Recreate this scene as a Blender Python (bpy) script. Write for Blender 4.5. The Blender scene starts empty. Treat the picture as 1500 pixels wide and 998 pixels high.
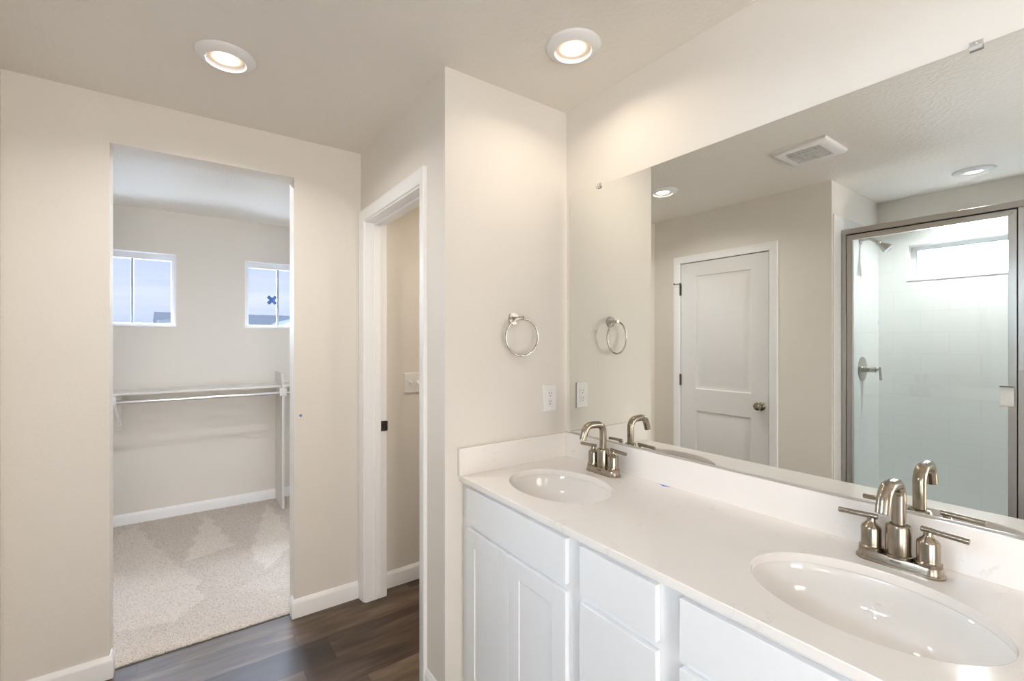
import bpy, bmesh, math, random
import numpy as np
from mathutils import Vector, Matrix

random.seed(7)
rng = np.random.default_rng(7)
S = bpy.context.scene
C = S.collection
PI = math.pi

# ------------------------------------------------------------------ camera
FPX, CX, HY, YAW, EYE = 667.68, 739.69, 499.93, 0.6160, 1.4076
cam = bpy.data.cameras.new('camera')
cam.sensor_width = 36.0
cam.lens = FPX / 1500 * 36
cam.shift_x = (750 - CX) / 1500
cam.shift_y = (HY - 499) / 1500
cam.clip_start = 0.02
camo = bpy.data.objects.new('camera', cam)
camo.location = (0, 0, EYE)
camo.rotation_euler = (PI / 2, 0, -YAW)
C.objects.link(camo)
S.camera = camo

# ------------------------------------------------------------------ exposure
S.view_settings.view_transform = 'Standard'
S.view_settings.look = 'None'
S.view_settings.gamma = 1
S.view_settings.use_curve_mapping = False
S.view_settings.exposure = 0.0
S.cycles.use_denoising = True
S.cycles.max_bounces = 14
S.cycles.diffuse_bounces = 8
S.cycles.glossy_bounces = 8
S.cycles.transparent_max_bounces = 12
S.cycles.caustics_reflective = False
S.cycles.caustics_refractive = False
S.cycles.sample_clamp_indirect = 0

# light strengths
WARM_ENTRY = (1.0, 0.955, 0.895)
WARM_VANITY = (1.0, 0.86, 0.70)
WARM_TOILET = (1.0, 0.87, 0.70)
COOL = (0.95, 0.97, 1.0)
COOL_CLOSET = (0.86, 0.91, 1.0)
FILL_REAR = (1.0, 0.955, 0.905)
DAY_SUN = (0.72, 0.84, 1.0)
FILL_LEFT = (0.94, 0.97, 1.0)
L_ENTRY, L_VANITY, L_SHOWER, L_CLOSET, L_TOILET = 460.0, 130.0, 830.0, 620.0, 360.0
A_REAR, A_LEFT, SUN_E = 64.0, 42.0, 112.0
SKY = 1.08

# ------------------------------------------------------------------ node helpers
def new_mat(name):
    m = bpy.data.materials.new(name); m.use_nodes = True
    nt = m.node_tree; nt.nodes.clear()
    out = nt.nodes.new('ShaderNodeOutputMaterial')
    b = nt.nodes.new('ShaderNodeBsdfPrincipled')
    nt.links.new(b.outputs[0], out.inputs[0])
    return m, nt, b, out

def node(nt, t, **kw):
    n = nt.nodes.new(t)
    for k, v in kw.items(): setattr(n, k, v)
    return n

def math_n(nt, op, a, b=None, c=None):
    n = nt.nodes.new('ShaderNodeMath'); n.operation = op
    for i, x in enumerate((a, b, c)):
        if x is None: continue
        if isinstance(x, (int, float)): n.inputs[i].default_value = x
        else: nt.links.new(x, n.inputs[i])
    return n.outputs[0]

def ramp(nt, fac, stops):
    n = nt.nodes.new('ShaderNodeValToRGB')
    e = n.color_ramp.elements
    while len(e) < len(stops): e.new(0.5)
    for q, (p, c) in zip(e, stops):
        q.position = p; q.color = (*c, 1) if len(c) == 3 else c
    nt.links.new(fac, n.inputs[0])
    return n.outputs[0]

def mixc(nt, fac, a, b, mode='MIX'):
    n = nt.nodes.new('ShaderNodeMix'); n.data_type = 'RGBA'; n.blend_type = mode
    for i, x in ((0, fac), (6, a), (7, b)):
        if isinstance(x, (int, float)): n.inputs[i].default_value = x
        elif isinstance(x, tuple): n.inputs[i].default_value = (*x, 1)
        else: nt.links.new(x, n.inputs[i])
    return n.outputs[2]

def noise(nt, vec, scale, detail=2.0, rough=0.5):
    n = nt.nodes.new('ShaderNodeTexNoise')
    n.inputs['Scale'].default_value = scale
    n.inputs['Detail'].default_value = detail
    n.inputs['Roughness'].default_value = rough
    if vec is not None: nt.links.new(vec, n.inputs['Vector'])
    return n

def bump(nt, b, height, strength, dist):
    n = nt.nodes.new('ShaderNodeBump')
    n.inputs['Strength'].default_value = strength
    n.inputs['Distance'].default_value = dist
    nt.links.new(height, n.inputs['Height'])
    nt.links.new(n.outputs[0], b.inputs['Normal'])

def objco(nt):
    return nt.nodes.new('ShaderNodeTexCoord').outputs['Object']

def plain(name, col, rough=0.5, metal=0.0, spec=0.5, coat=0.0):
    m, nt, b, _ = new_mat(name)
    co = objco(nt)
    n = noise(nt, co, 35, 2)
    c = mixc(nt, n.outputs[0], tuple(x * 0.985 for x in col), tuple(min(1, x * 1.015) for x in col))
    nt.links.new(c, b.inputs['Base Color'])
    b.inputs['Roughness'].default_value = rough
    b.inputs['Metallic'].default_value = metal
    b.inputs['Specular IOR Level'].default_value = spec
    b.inputs['Coat Weight'].default_value = coat
    return m

def paint(name, col, tex, strength, dist, lo=0.42, hi=0.62, rough=0.6):
    m, nt, b, _ = new_mat(name)
    co = objco(nt)
    b.inputs['Base Color'].default_value = (*col, 1)
    b.inputs['Roughness'].default_value = rough
    b.inputs['Specular IOR Level'].default_value = 0.3
    n1 = noise(nt, co, tex, 3, 0.55)
    r = ramp(nt, n1.outputs[0], [(lo, (0, 0, 0)), (hi, (1, 1, 1))])
    bump(nt, b, r, strength, dist)
    return m

M = {}
M['wall'] = paint('wall_paint', (0.775, 0.74, 0.688), 95, 0.10, 0.0015)
M['ceiling'] = paint('ceiling_paint', (0.79, 0.755, 0.70), 52, 0.27, 0.003, 0.45, 0.60)
M['trim'] = plain('trim_paint', (0.90, 0.905, 0.92), 0.35)
M['door'] = plain('door_paint', (0.76, 0.755, 0.75), 0.4)
M['cabinet'] = plain('cabinet_paint', (0.87, 0.885, 0.905), 0.38)
M['shelf'] = plain('shelf_melamine', (0.76, 0.74, 0.70), 0.45)
M['plastic'] = plain('white_plastic', (0.82, 0.81, 0.80), 0.3)
M['plastic_dark'] = plain('dark_slot', (0.03, 0.03, 0.03), 0.6)
M['ring_trim'] = plain('lamp_trim_white', (0.80, 0.80, 0.80), 0.35)
M['porcelain'] = plain('white_porcelain', (0.85, 0.83, 0.805), 0.03)
M['faint'] = plain('pale_grey_print', (0.50, 0.49, 0.48), 0.4)
M['black_print'] = plain('dark_print', (0.05, 0.045, 0.04), 0.5)
M['tape'] = plain('blue_painter_tape', (0.10, 0.22, 0.58), 0.7)
M['window_vinyl'] = plain('white_vinyl', (0.83, 0.84, 0.86), 0.35)
M['mullion'] = plain('grey_mullion', (0.40, 0.45, 0.52), 0.4)
M['bronze'] = plain('dark_bronze', (0.10, 0.085, 0.07), 0.35, metal=1.0)
M['chrome'] = plain('chrome', (0.80, 0.80, 0.80), 0.12, metal=1.0)
M['shingle'] = plain('grey_shingle', (0.040, 0.043, 0.050), 0.95, spec=0.0)
M['siding'] = plain('pale_siding', (0.16, 0.165, 0.17), 0.8)
M['fascia'] = plain('white_fascia', (0.62, 0.63, 0.65), 0.6)
M['ground'] = plain('pale_bounce_ground', (0.50, 0.52, 0.54), 0.95)  # unseen ground, toned pale and bluish to bounce light up into the closet
M['gasket'] = plain('black_gasket', (0.02, 0.02, 0.02), 0.6)
M['pan'] = plain('white_acrylic', (0.88, 0.885, 0.88), 0.2)

def brushed(name, col, rough, axis):
    m, nt, b, _ = new_mat(name)
    co = objco(nt)
    mp = nt.nodes.new('ShaderNodeMapping')
    sc = [260, 260, 260]; sc[axis] = 6
    mp.inputs['Scale'].default_value = sc
    nt.links.new(co, mp.inputs['Vector'])
    n = noise(nt, mp.outputs[0], 3, 2)
    b.inputs['Base Color'].default_value = (*col, 1)
    b.inputs['Metallic'].default_value = 1
    r = nt.nodes.new('ShaderNodeMapRange')
    r.inputs['To Min'].default_value = rough - 0.05; r.inputs['To Max'].default_value = rough + 0.07
    nt.links.new(n.outputs[0], r.inputs[0]); nt.links.new(r.outputs[0], b.inputs['Roughness'])
    return m
M['nickel'] = brushed('brushed_nickel', (0.34, 0.295, 0.24), 0.20, 2)
M['nickel_light'] = brushed('satin_nickel', (0.48, 0.455, 0.42), 0.26, 2)
M['shower_metal'] = plain('brushed_shower_aluminium', (0.44, 0.415, 0.395), 0.30, metal=1.0)
M['rod'] = brushed('steel_rod', (0.70, 0.70, 0.70), 0.16, 0)

# mirror
m, nt, b, _ = new_mat('mirror_silver')
b.inputs['Base Color'].default_value = (0.88, 0.89, 0.86, 1); b.inputs['Metallic'].default_value = 1
b.inputs['Roughness'].default_value = 0.0
M['mirror'] = m
M['mirror_edge'] = plain('mirror_edge', (0.10, 0.12, 0.11), 0.2)

# thin clear glass: mostly passes light, mirrors a little at grazing angles
def glass(name, tint, refl=1.0, ior=1.45):
    m = bpy.data.materials.new(name); m.use_nodes = True
    nt = m.node_tree; nt.nodes.clear()
    out = nt.nodes.new('ShaderNodeOutputMaterial')
    t = nt.nodes.new('ShaderNodeBsdfTransparent'); t.inputs[0].default_value = (*tint, 1)
    g = nt.nodes.new('ShaderNodeBsdfGlossy'); g.inputs['Roughness'].default_value = 0.0
    g.inputs[0].default_value = (refl, refl, refl, 1)
    f = nt.nodes.new('ShaderNodeFresnel'); f.inputs[0].default_value = ior
    mx = nt.nodes.new('ShaderNodeMixShader')
    nt.links.new(f.outputs[0], mx.inputs[0]); nt.links.new(t.outputs[0], mx.inputs[1]); nt.links.new(g.outputs[0], mx.inputs[2])
    nt.links.new(mx.outputs[0], out.inputs[0])
    return m
M['glass'] = glass('window_glass', (0.97, 0.98, 1.0), 1.0, 1.16)
M['shower_glass'] = glass('shower_glass', (0.965, 0.985, 0.975))
M['clip'] = plain('clear_plastic', (0.78, 0.77, 0.75), 0.08)
M['clip'].node_tree.nodes['Principled BSDF'].inputs['Alpha'].default_value = 0.45

def emitter(name, col, strength, edge):
    m, nt, b, _ = new_mat(name)
    b.inputs['Base Color'].default_value = (0.5, 0.45, 0.40, 1)
    sx = nt.nodes.new('ShaderNodeSeparateXYZ'); nt.links.new(objco(nt), sx.inputs[0])
    r = math_n(nt, 'SQRT', math_n(nt, 'ADD', math_n(nt, 'MULTIPLY', sx.outputs[0], sx.outputs[0]), math_n(nt, 'MULTIPLY', sx.outputs[1], sx.outputs[1])))
    f = ramp(nt, math_n(nt, 'DIVIDE', r, 0.06), [(0.56, (1, 1, 1)), (0.66, (0.16, 0.16, 0.16)), (0.82, (0.055, 0.055, 0.055)), (1.0, (0.035, 0.035, 0.035))])
    nt.links.new(math_n(nt, 'MULTIPLY', f, strength), b.inputs['Emission Strength'])
    c = mixc(nt, math_n(nt, 'POWER', f, 0.6), edge, col)
    nt.links.new(c, b.inputs['Emission Color'])
    return m
M['lens_warm'] = emitter('warm_lens', (1.0, 0.93, 0.82), 9.0, (1.0, 0.70, 0.47))
M['lens_cool'] = emitter('cool_lens', (1.0, 0.99, 0.96), 9.0, (1.0, 0.97, 0.92))

# quartz
m, nt, b, _ = new_mat('white_quartz')
co = objco(nt)
n1 = noise(nt, co, 5.5, 6, 0.6)
d = math_n(nt, 'ABSOLUTE', math_n(nt, 'SUBTRACT', n1.outputs[0], 0.5))
v = ramp(nt, d, [(0.0, (1, 1, 1)), (0.012, (0, 0, 0))])
n2 = noise(nt, co, 9, 2)
pm = ramp(nt, n2.outputs[0], [(0.56, (0, 0, 0)), (0.68, (1, 1, 1))])
fac = math_n(nt, 'MULTIPLY', math_n(nt, 'MULTIPLY', v, pm), 0.30)
n3 = noise(nt, co, 160, 2)
base = mixc(nt, n3.outputs[0], (0.85, 0.815, 0.785), (0.88, 0.85, 0.82))
nt.links.new(mixc(nt, fac, base, (0.50, 0.48, 0.47)), b.inputs['Base Color'])
b.inputs['Roughness'].default_value = 0.13
M['quartz'] = m

# vinyl plank floor (planks run along X)
m, nt, b, _ = new_mat('vinyl_plank')
co = objco(nt)
sx = nt.nodes.new('ShaderNodeSeparateXYZ'); nt.links.new(co, sx.inputs[0])
W_, L_ = 0.178, 1.22
ry = math_n(nt, 'DIVIDE', math_n(nt, 'SUBTRACT', sx.outputs[1], 1.906 - W_ * 30), W_)
row = math_n(nt, 'FLOOR', ry); fy = math_n(nt, 'FRACT', ry)
wn = nt.nodes.new('ShaderNodeTexWhiteNoise'); wn.noise_dimensions = '1D'; nt.links.new(row, wn.inputs['W'])
rx = math_n(nt, 'ADD', math_n(nt, 'DIVIDE', sx.outputs[0], L_), math_n(nt, 'ADD', wn.outputs[0], 20.0))
colx = math_n(nt, 'FLOOR', rx); fx = math_n(nt, 'FRACT', rx)
cb = nt.nodes.new('ShaderNodeCombineXYZ'); nt.links.new(row, cb.inputs[0]); nt.links.new(colx, cb.inputs[1])
wn2 = nt.nodes.new('ShaderNodeTexWhiteNoise'); wn2.noise_dimensions = '3D'; nt.links.new(cb.outputs[0], wn2.inputs['Vector'])
gx = math_n(nt, 'MULTIPLY', sx.outputs[0], 1.6); gy = math_n(nt, 'MULTIPLY', sx.outputs[1], 9)
g = nt.nodes.new('ShaderNodeCombineXYZ'); nt.links.new(gx, g.inputs[0]); nt.links.new(gy, g.inputs[1])
nt.links.new(math_n(nt, 'MULTIPLY', wn2.outputs[0], 37.0), g.inputs[2])
gn = noise(nt, g.outputs[0], 1.6, 5, 0.6); gn.inputs['Distortion'].default_value = 0.6
g2 = nt.nodes.new('ShaderNodeMapping'); g2.inputs['Scale'].default_value = (1, 5, 1); nt.links.new(g.outputs[0], g2.inputs[0])
gf = noise(nt, g2.outputs[0], 3, 3, 0.6)
t = math_n(nt, 'ADD', math_n(nt, 'MULTIPLY', wn2.outputs[0], 0.36), math_n(nt, 'ADD', math_n(nt, 'MULTIPLY', gn.outputs[0], 0.70), math_n(nt, 'MULTIPLY', gf.outputs[0], 0.16)))
cl = ramp(nt, t, [(0.36, (0.022, 0.013, 0.008)), (0.56, (0.052, 0.032, 0.020)), (0.72, (0.105, 0.069, 0.044)), (0.92, (0.22, 0.155, 0.105))])
seam = math_n(nt, 'MAXIMUM', math_n(nt, 'LESS_THAN', fy, 0.010), math_n(nt, 'LESS_THAN', fx, 0.0018))
nt.links.new(mixc(nt, math_n(nt, 'MULTIPLY', seam, 0.7), cl, (0.012, 0.009, 0.007)), b.inputs['Base Color'])
b.inputs['Roughness'].default_value = 0.42
bump(nt, b, math_n(nt, 'SUBTRACT', gf.outputs[0], seam), 0.12, 0.001)
M['vinyl'] = m

# carpet
m, nt, b, _ = new_mat('beige_carpet')
co = objco(nt)
at = nt.nodes.new('ShaderNodeAttribute'); at.attribute_name = 'brushed'
n1 = noise(nt, co, 135, 2, 0.7)
n2 = noise(nt, co, 380, 1, 0.6)
sp = math_n(nt, 'ADD', math_n(nt, 'MULTIPLY', n1.outputs[0], 0.6), math_n(nt, 'MULTIPLY', n2.outputs[0], 0.4))
c1 = ramp(nt, sp, [(0.36, (0.26, 0.21, 0.17)), (0.45, (0.56, 0.49, 0.425)), (0.62, (0.70, 0.62, 0.545))])
c2 = ramp(nt, sp, [(0.34, (0.36, 0.30, 0.25)), (0.43, (0.72, 0.645, 0.565)), (0.62, (0.86, 0.775, 0.69))])
nt.links.new(mixc(nt, at.outputs['Fac'], c1, c2), b.inputs['Base Color'])
b.inputs['Roughness'].default_value = 1.0; b.inputs['Specular IOR Level'].default_value = 0.05
b.inputs['Sheen Weight'].default_value = 0.2
bump(nt, b, sp, 0.8, 0.004)
M['carpet'] = m

# shower tile
def tile(name, ax):
    m, nt, b, _ = new_mat(name)
    co = objco(nt)
    sx = nt.nodes.new('ShaderNodeSeparateXYZ'); nt.links.new(co, sx.inputs[0])
    cb = nt.nodes.new('ShaderNodeCombineXYZ')
    nt.links.new(math_n(nt, 'ADD', sx.outputs[ax], 5.07), cb.inputs[0])
    nt.links.new(math_n(nt, 'ADD', sx.outputs[2], 0.1495 * 4 - 0.1225), cb.inputs[1])
    br = nt.nodes.new('ShaderNodeTexBrick')
    br.offset = 0.5
    br.inputs['Scale'].default_value = 1.0
    br.inputs['Mortar Size'].default_value = 0.0014
    br.inputs['Mortar Smooth'].default_value = 0.3
    br.inputs['Brick Width'].default_value = 0.30
    br.inputs['Row Height'].default_value = 0.1495
    br.inputs['Color1'].default_value = (0.88, 0.89, 0.885, 1)
    br.inputs['Color2'].default_value = (0.87, 0.88, 0.875, 1)
    br.inputs['Mortar'].default_value = (0.79, 0.80, 0.795, 1)
    nt.links.new(cb.outputs[0], br.inputs['Vector'])
    nt.links.new(br.outputs[0], b.inputs['Base Color'])
    b.inputs['Roughness'].default_value = 0.12
    bump(nt, b, math_n(nt, 'SUBTRACT', 1.0, br.outputs[1]), 0.35, 0.0015)
    return m
M['tile_y'] = tile('white_tile_back', 1)
M['tile_x'] = tile('white_tile_side', 0)

# ------------------------------------------------------------------ world + sun
w = bpy.data.worlds.new('world'); S.world = w; w.use_nodes = True
nt = w.node_tree; nt.nodes.clear()
out = nt.nodes.new('ShaderNodeOutputWorld'); bg = nt.nodes.new('ShaderNodeBackground')
tc = nt.nodes.new('ShaderNodeTexCoord')
mp = nt.nodes.new('ShaderNodeMapping'); mp.inputs['Scale'].default_value = (1.2, 1.2, 9)
nt.links.new(tc.outputs['Generated'], mp.inputs[0])
nz = noise(nt, mp.outputs[0], 2.2, 4, 0.55)
sk = ramp(nt, nz.outputs[0], [(0.35, (0.63, 0.72, 0.94)), (0.62, (0.80, 0.86, 0.99))])
nt.links.new(sk, bg.inputs[0]); bg.inputs[1].default_value = SKY
nt.links.new(bg.outputs[0], out.inputs[0])
def sun(name, direction, strength, col, angle):
    l = bpy.data.lights.new(name, 'SUN'); l.energy = strength; l.color = col; l.angle = angle
    o = bpy.data.objects.new(name, l); C.objects.link(o)
    o.rotation_euler = Vector(direction).to_track_quat('-Z', 'Y').to_euler()
    o.location = (-4, 6, 6)
sun('soft_light', (0.62, -0.62, -0.42), SUN_E, DAY_SUN, math.radians(110))

# added unseen fill lamps behind the camera, shining in through the rear openings
def soft_light(name, loc, direction, w_, h_, energy, col):
    al = bpy.data.lights.new(name, 'AREA'); al.shape = 'RECTANGLE'; al.size = w_; al.size_y = h_
    al.energy = energy; al.color = col
    ao = bpy.data.objects.new(name, al); C.objects.link(ao)
    ao.location = loc; ao.rotation_euler = Vector(direction).to_track_quat('-Z', 'Z').to_euler()
soft_light('rear_fill', (-0.10, -2.25, 0.95), (0.10, 1.0, 0.45), 1.0, 2.0, A_REAR, FILL_REAR)
soft_light('side_fill', (-1.25, -1.05, 1.10), (1.0, 0.32, 0.35), 0.9, 2.0, A_LEFT, FILL_LEFT)

# ------------------------------------------------------------------ mesh builder
class MB:
    def __init__(s): s.v = []; s.f = []; s.mi = []; s.m = 0
    def add(s, vs, fs):
        o = len(s.v); s.v += [tuple(p) for p in vs]
        s.f += [tuple(i + o for i in f) for f in fs]; s.mi += [s.m] * len(fs); return s
    def box(s, x0, x1, y0, y1, z0, z1):
        x0, x1 = sorted((x0, x1)); y0, y1 = sorted((y0, y1)); z0, z1 = sorted((z0, z1))
        return s.add([(x0,y0,z0),(x1,y0,z0),(x1,y1,z0),(x0,y1,z0),(x0,y0,z1),(x1,y0,z1),(x1,y1,z1),(x0,y1,z1)],
            [(0,3,2,1),(4,5,6,7),(0,1,5,4),(1,2,6,5),(2,3,7,6),(3,0,4,7)])
    def lathe(s, prof, n=32, c=(0,0,0), axis=(0,0,1), sx=1.0, sy=1.0):
        q = Vector((0,0,1)).rotation_difference(Vector(axis).normalized()); c = Vector(c)
        vs = []
        for r, z in prof:
            for k in range(n):
                a = 2*PI*k/n
                vs.append(tuple(c + q @ Vector((r*sx*math.cos(a), r*sy*math.sin(a), z))))
        fs = []
        for i in range(len(prof)-1):
            for k in range(n):
                k2 = (k+1) % n
                fs.append((i*n+k, i*n+k2, (i+1)*n+k2, (i+1)*n+k))
        if prof[0][0] > 1e-6: fs.append(tuple(reversed(range(n))))
        if prof[-1][0] > 1e-6: fs.append(tuple((len(prof)-1)*n + k for k in range(n)))
        return s.add(vs, fs)
    def cyl(s, a, b, r, n=24, ch=0.0):
        a = Vector(a); b = Vector(b); L = (b-a).length
        p = [(r,0),(r,L)] if ch <= 0 else [(r-ch,0),(r,ch),(r,L-ch),(r-ch,L)]
        return s.lathe(p, n, a, b-a)
    def tube(s, pts, r, n=20, cap=True):
        pts = [Vector(p) for p in pts]; rs = r if isinstance(r, (list, tuple)) else [r]*len(pts)
        T = []
        for i in range(len(pts)):
            t = (pts[min(i+1,len(pts)-1)] - pts[max(i-1,0)]).normalized(); T.append(t)
        u = T[0].orthogonal().normalized(); vs = []
        for i, p in enumerate(pts):
            if i: u = (T[i-1].rotation_difference(T[i]) @ u)
            u = (u - T[i]*u.dot(T[i])).normalized(); w_ = T[i].cross(u)
            for k in range(n):
                a = 2*PI*k/n; vs.append(tuple(p + rs[i]*(math.cos(a)*u + math.sin(a)*w_)))
        fs = [(i*n+k, i*n+(k+1)%n, (i+1)*n+(k+1)%n, (i+1)*n+k) for i in range(len(pts)-1) for k in range(n)]
        if cap: fs += [tuple(reversed(range(n))), tuple((len(pts)-1)*n+k for k in range(n))]
        return s.add(vs, fs)
    def torus(s, c, R, r, normal, N=64, n=14):
        q = Vector((0,0,1)).rotation_difference(Vector(normal).normalized()); c = Vector(c); vs = []; fs = []
        for i in range(N):
            a = 2*PI*i/N
            for k in range(n):
                b_ = 2*PI*k/n
                vs.append(tuple(c + q @ Vector(((R+r*math.cos(b_))*math.cos(a), (R+r*math.cos(b_))*math.sin(a), r*math.sin(b_)))))
        for i in range(N):
            for k in range(n):
                fs.append((i*n+k, ((i+1)%N)*n+k, ((i+1)%N)*n+(k+1)%n, i*n+(k+1)%n))
        return s.add(vs, fs)
    def prism(s, poly, a, b, fn):
        """poly in 2D, extruded from a to b; fn(u, v, w) -> xyz"""
        n = len(poly)
        vs = [fn(u, v, a) for u, v in poly] + [fn(u, v, b) for u, v in poly]
        fs = [tuple(reversed(range(n))), tuple(range(n, 2*n))] + [(i, (i+1)%n, n+(i+1)%n, n+i) for i in range(n)]
        return s.add(vs, fs)
    def rings(s, rings, cap0=True, cap1=True):
        n = len(rings[0]); vs = [p for r in rings for p in r]
        fs = [(i*n+k, i*n+(k+1)%n, (i+1)*n+(k+1)%n, (i+1)*n+k) for i in range(len(rings)-1) for k in range(n)]
        if cap0: fs.append(tuple(reversed(range(n))))
        if cap1: fs.append(tuple((len(rings)-1)*n+k for k in range(n)))
        return s.add(vs, fs)
    def sweep(s, path, prof, fn):
        """mitred sweep: path of 2D points, prof of (offset along left normal, height); fn(a, b, h) -> xyz"""
        P = [Vector(p) for p in path]; rs = []
        for i, p in enumerate(P):
            d0 = (P[i]-P[i-1]).normalized() if i else None
            d1 = (P[i+1]-P[i]).normalized() if i < len(P)-1 else None
            n0 = Vector((-d0.y, d0.x)) if d0 else None; n1 = Vector((-d1.y, d1.x)) if d1 else None
            if n0 is None: m_ = n1
            elif n1 is None: m_ = n0
            else:
                m_ = (n0+n1).normalized(); m_ = m_ / max(0.2, m_.dot(n0))
            rs.append([fn(p.x+m_.x*o, p.y+m_.y*o, h) for o, h in prof])
        return s.rings(rs)
    def build(s, name, mat, parent=None, smooth=True, bevel=0.0, seg=2, angle=35):
        me = bpy.data.meshes.new(name)
        off = Vector((0,0,0)); q = parent
        while q is not None: off = off + Vector(q.location); q = q.parent
        me.from_pydata([tuple(Vector(p)-off) for p in s.v], [], s.f)
        bm = bmesh.new(); bm.from_mesh(me)
        bmesh.ops.recalc_face_normals(bm, faces=bm.faces)
        bm.to_mesh(me); bm.free()
        mats = mat if isinstance(mat, (list, tuple)) else [mat]
        for x in mats: me.materials.append(M[x])
        for p, i in zip(me.polygons, s.mi): p.material_index = i
        if smooth:
            for p in me.polygons: p.use_smooth = True
            me.set_sharp_from_angle(angle=math.radians(angle))
        o = bpy.data.objects.new(name, me); C.objects.link(o)
        if parent is not None: o.parent = parent
        if bevel > 0:
            bv = o.modifiers.new('bevel', 'BEVEL'); bv.width = bevel; bv.segments = seg; bv.limit_method = 'ANGLE'; bv.angle_limit = math.radians(40)
        return o

def tag(o, label=None, cat=None, group=None, kind=None):
    if label: o['label'] = label
    if cat: o['category'] = cat
    if group: o['group'] = group
    if kind: o['kind'] = kind
    return o
def thing(name, loc, label, cat, group=None):
    o = bpy.data.objects.new(name, None); o.empty_display_size = 0.05; o.location = loc; C.objects.link(o)
    return tag(o, label, cat, group)
def struct(o, label=None, cat=None):
    return tag(o, label, cat, None, 'structure')
def copy_tree(o, parent=None):
    c = o.copy(); C.objects.link(c)
    if parent is not None: c.parent = parent
    for ch in list(o.children): copy_tree(ch, c)
    return c
def text_part(name, txt, size, mat, parent, origin, ux, uy, thick=0.0003):
    """flat lettering as mesh; ux, uy are the reading and up directions, origin its centre"""
    cu = bpy.data.curves.new(name, 'FONT'); cu.body = txt; cu.size = size; cu.align_x = 'CENTER'; cu.align_y = 'CENTER'; cu.extrude = thick
    t = bpy.data.objects.new(name + '_src', cu); C.objects.link(t)
    dg = bpy.context.evaluated_depsgraph_get(); dg.update()
    me = bpy.data.meshes.new_from_object(t.evaluated_get(dg)); me.name = name
    C.objects.unlink(t); bpy.data.objects.remove(t)
    ux = Vector(ux).normalized(); uy = Vector(uy).normalized(); uz = ux.cross(uy)
    R = Matrix((ux, uy, uz)).transposed().to_4x4()
    off = Vector((0,0,0)); q = parent
    while q is not None: off = off + Vector(q.location); q = q.parent
    me.transform(Matrix.Translation(Vector(origin) - off) @ R)
    me.materials.clear(); me.materials.append(M[mat])
    o = bpy.data.objects.new(name, me); C.objects.link(o); o.parent = parent
    return o

# ------------------------------------------------------------------ dimensions
H = 2.44
XL, XV, XM = -0.5615, 1.4205, 1.4165        # door wall, vanity wall, mirror face
YC, YR, XT = 2.512, 1.525, 0.804           # closet wall, towel-ring wall, toilet-room wall
YS, XS, YE = 1.174, -1.420, -0.35          # shower: side, back, far end
OX0, OX1, OZ = -0.248, 0.4645, 2.239       # closet opening
YB = 4.49                                  # closet back wall
T = 0.115

# ------------------------------------------------------------------ room shell
def wall(name, *boxes, mat='wall'):
    b = MB()
    for q in boxes: b.box(*q)
    return struct(b.build(name, mat, smooth=False))
wall('wall_far', (-1.065, OX0, YC, YC+T, 0, H), (OX0, OX1, YC, YC+T, OZ, H), (OX1, 2.3, YC, YC+T, 0, H))
DY0, DY1, DZ = 1.722, 2.450, 2.066
wall('wall_toilet_room', (XT, XT+T, 1.64, DY0, 0, H), (XT, XT+T, DY0, DY1, DZ, H), (XT, XT+T, DY1, YC, 0, H))
wall('wall_towel_ring', (XT, 2.3, YR, 1.64, 0, H))
wall('wall_vanity', (XV, XV+T, -1.75, YR, 0, H))
LY0, LY1, LZ = 1.545, 2.270, 2.064
wall('wall_left', (XL-T, XL, YS+T, LY0, 0, H), (XL-T, XL, LY0, LY1, LZ, H), (XL-T, XL, LY1, YC, 0, H), (XL-T, XL-0.06, LY0, LY1, 0, LZ))
wall('wall_shower_side', (XS, XL, YS, YS+T, 0, H))
WY0, WY1, WZ0, WZ1 = 0.084, 0.998, 1.843, 2.091
wall('wall_shower_back', (XS-T, XS, YE-T, WY0, 0, H), (XS-T, XS, WY1, YS+T, 0, H), (XS-T, XS, WY0, WY1, 0, WZ0), (XS-T, XS, WY0, WY1, WZ1, H))
wall('wall_shower_end', (XS, XL, YE-T, YE, 0, H))
RY = -1.75
wall('wall_left_rear', (XL-T, XL, RY, -1.50, 0, H), (XL-T, XL, -1.50, -0.58, 2.06, H), (XL-T, XL, -0.58, YE-T, 0, H))  # opening made for the added side fill lamp
wall('wall_light_shell', (-1.6, -1.5, -2.9, YE-0.01, 0, H), (2.25, 2.35, -2.9, RY-T, 0, H), (-1.6, 2.35, -3.0, -2.9, 0, H), (XV+T, 2.25, RY-T, RY, 0, H))  # added unseen shell, keeps sun and sky out of the rear openings
wall('wall_rear', (XL-T, -0.50, RY-T, RY, 0, H), (-0.50, 0.45, RY-T, RY, 2.06, H), (0.45, XV+T, RY-T, RY, 0, H))  # opening made for the added rear fill lamp
CW = [(-0.590, -0.041), (0.440, 0.989)]; CZ0, CZ1 = 1.525, 2.100
wall('wall_closet_back', (-1.065, CW[0][0], YB, YB+T, 0, H), (CW[0][1], CW[1][0], YB, YB+T, 0, H), (CW[1][1], 1.665, YB, YB+T, 0, H),
     *[(a, c, YB, YB+T, 0, CZ0) for a, c in CW], *[(a, c, YB, YB+T, CZ1, H) for a, c in CW])
wall('wall_closet_left', (-1.065, -0.95, YC+T, YB, 0, H))
wall('wall_closet_right', (1.55, 1.665, YC+T, YB, 0, H))
wall('wall_toilet_end', (2.2, 2.3, 1.64, YC, 0, H))
wall('ceiling', (-1.6, 2.35, -3.0, 4.7, H, H+0.1), mat='ceiling')
wall('floor', (-1.6, 2.35, -3.0, 2.565, -0.1, 0), mat='vinyl')
wall('floor_closet', (-1.1, 1.7, 2.565, 4.62, -0.1, 0), mat='siding')

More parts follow.
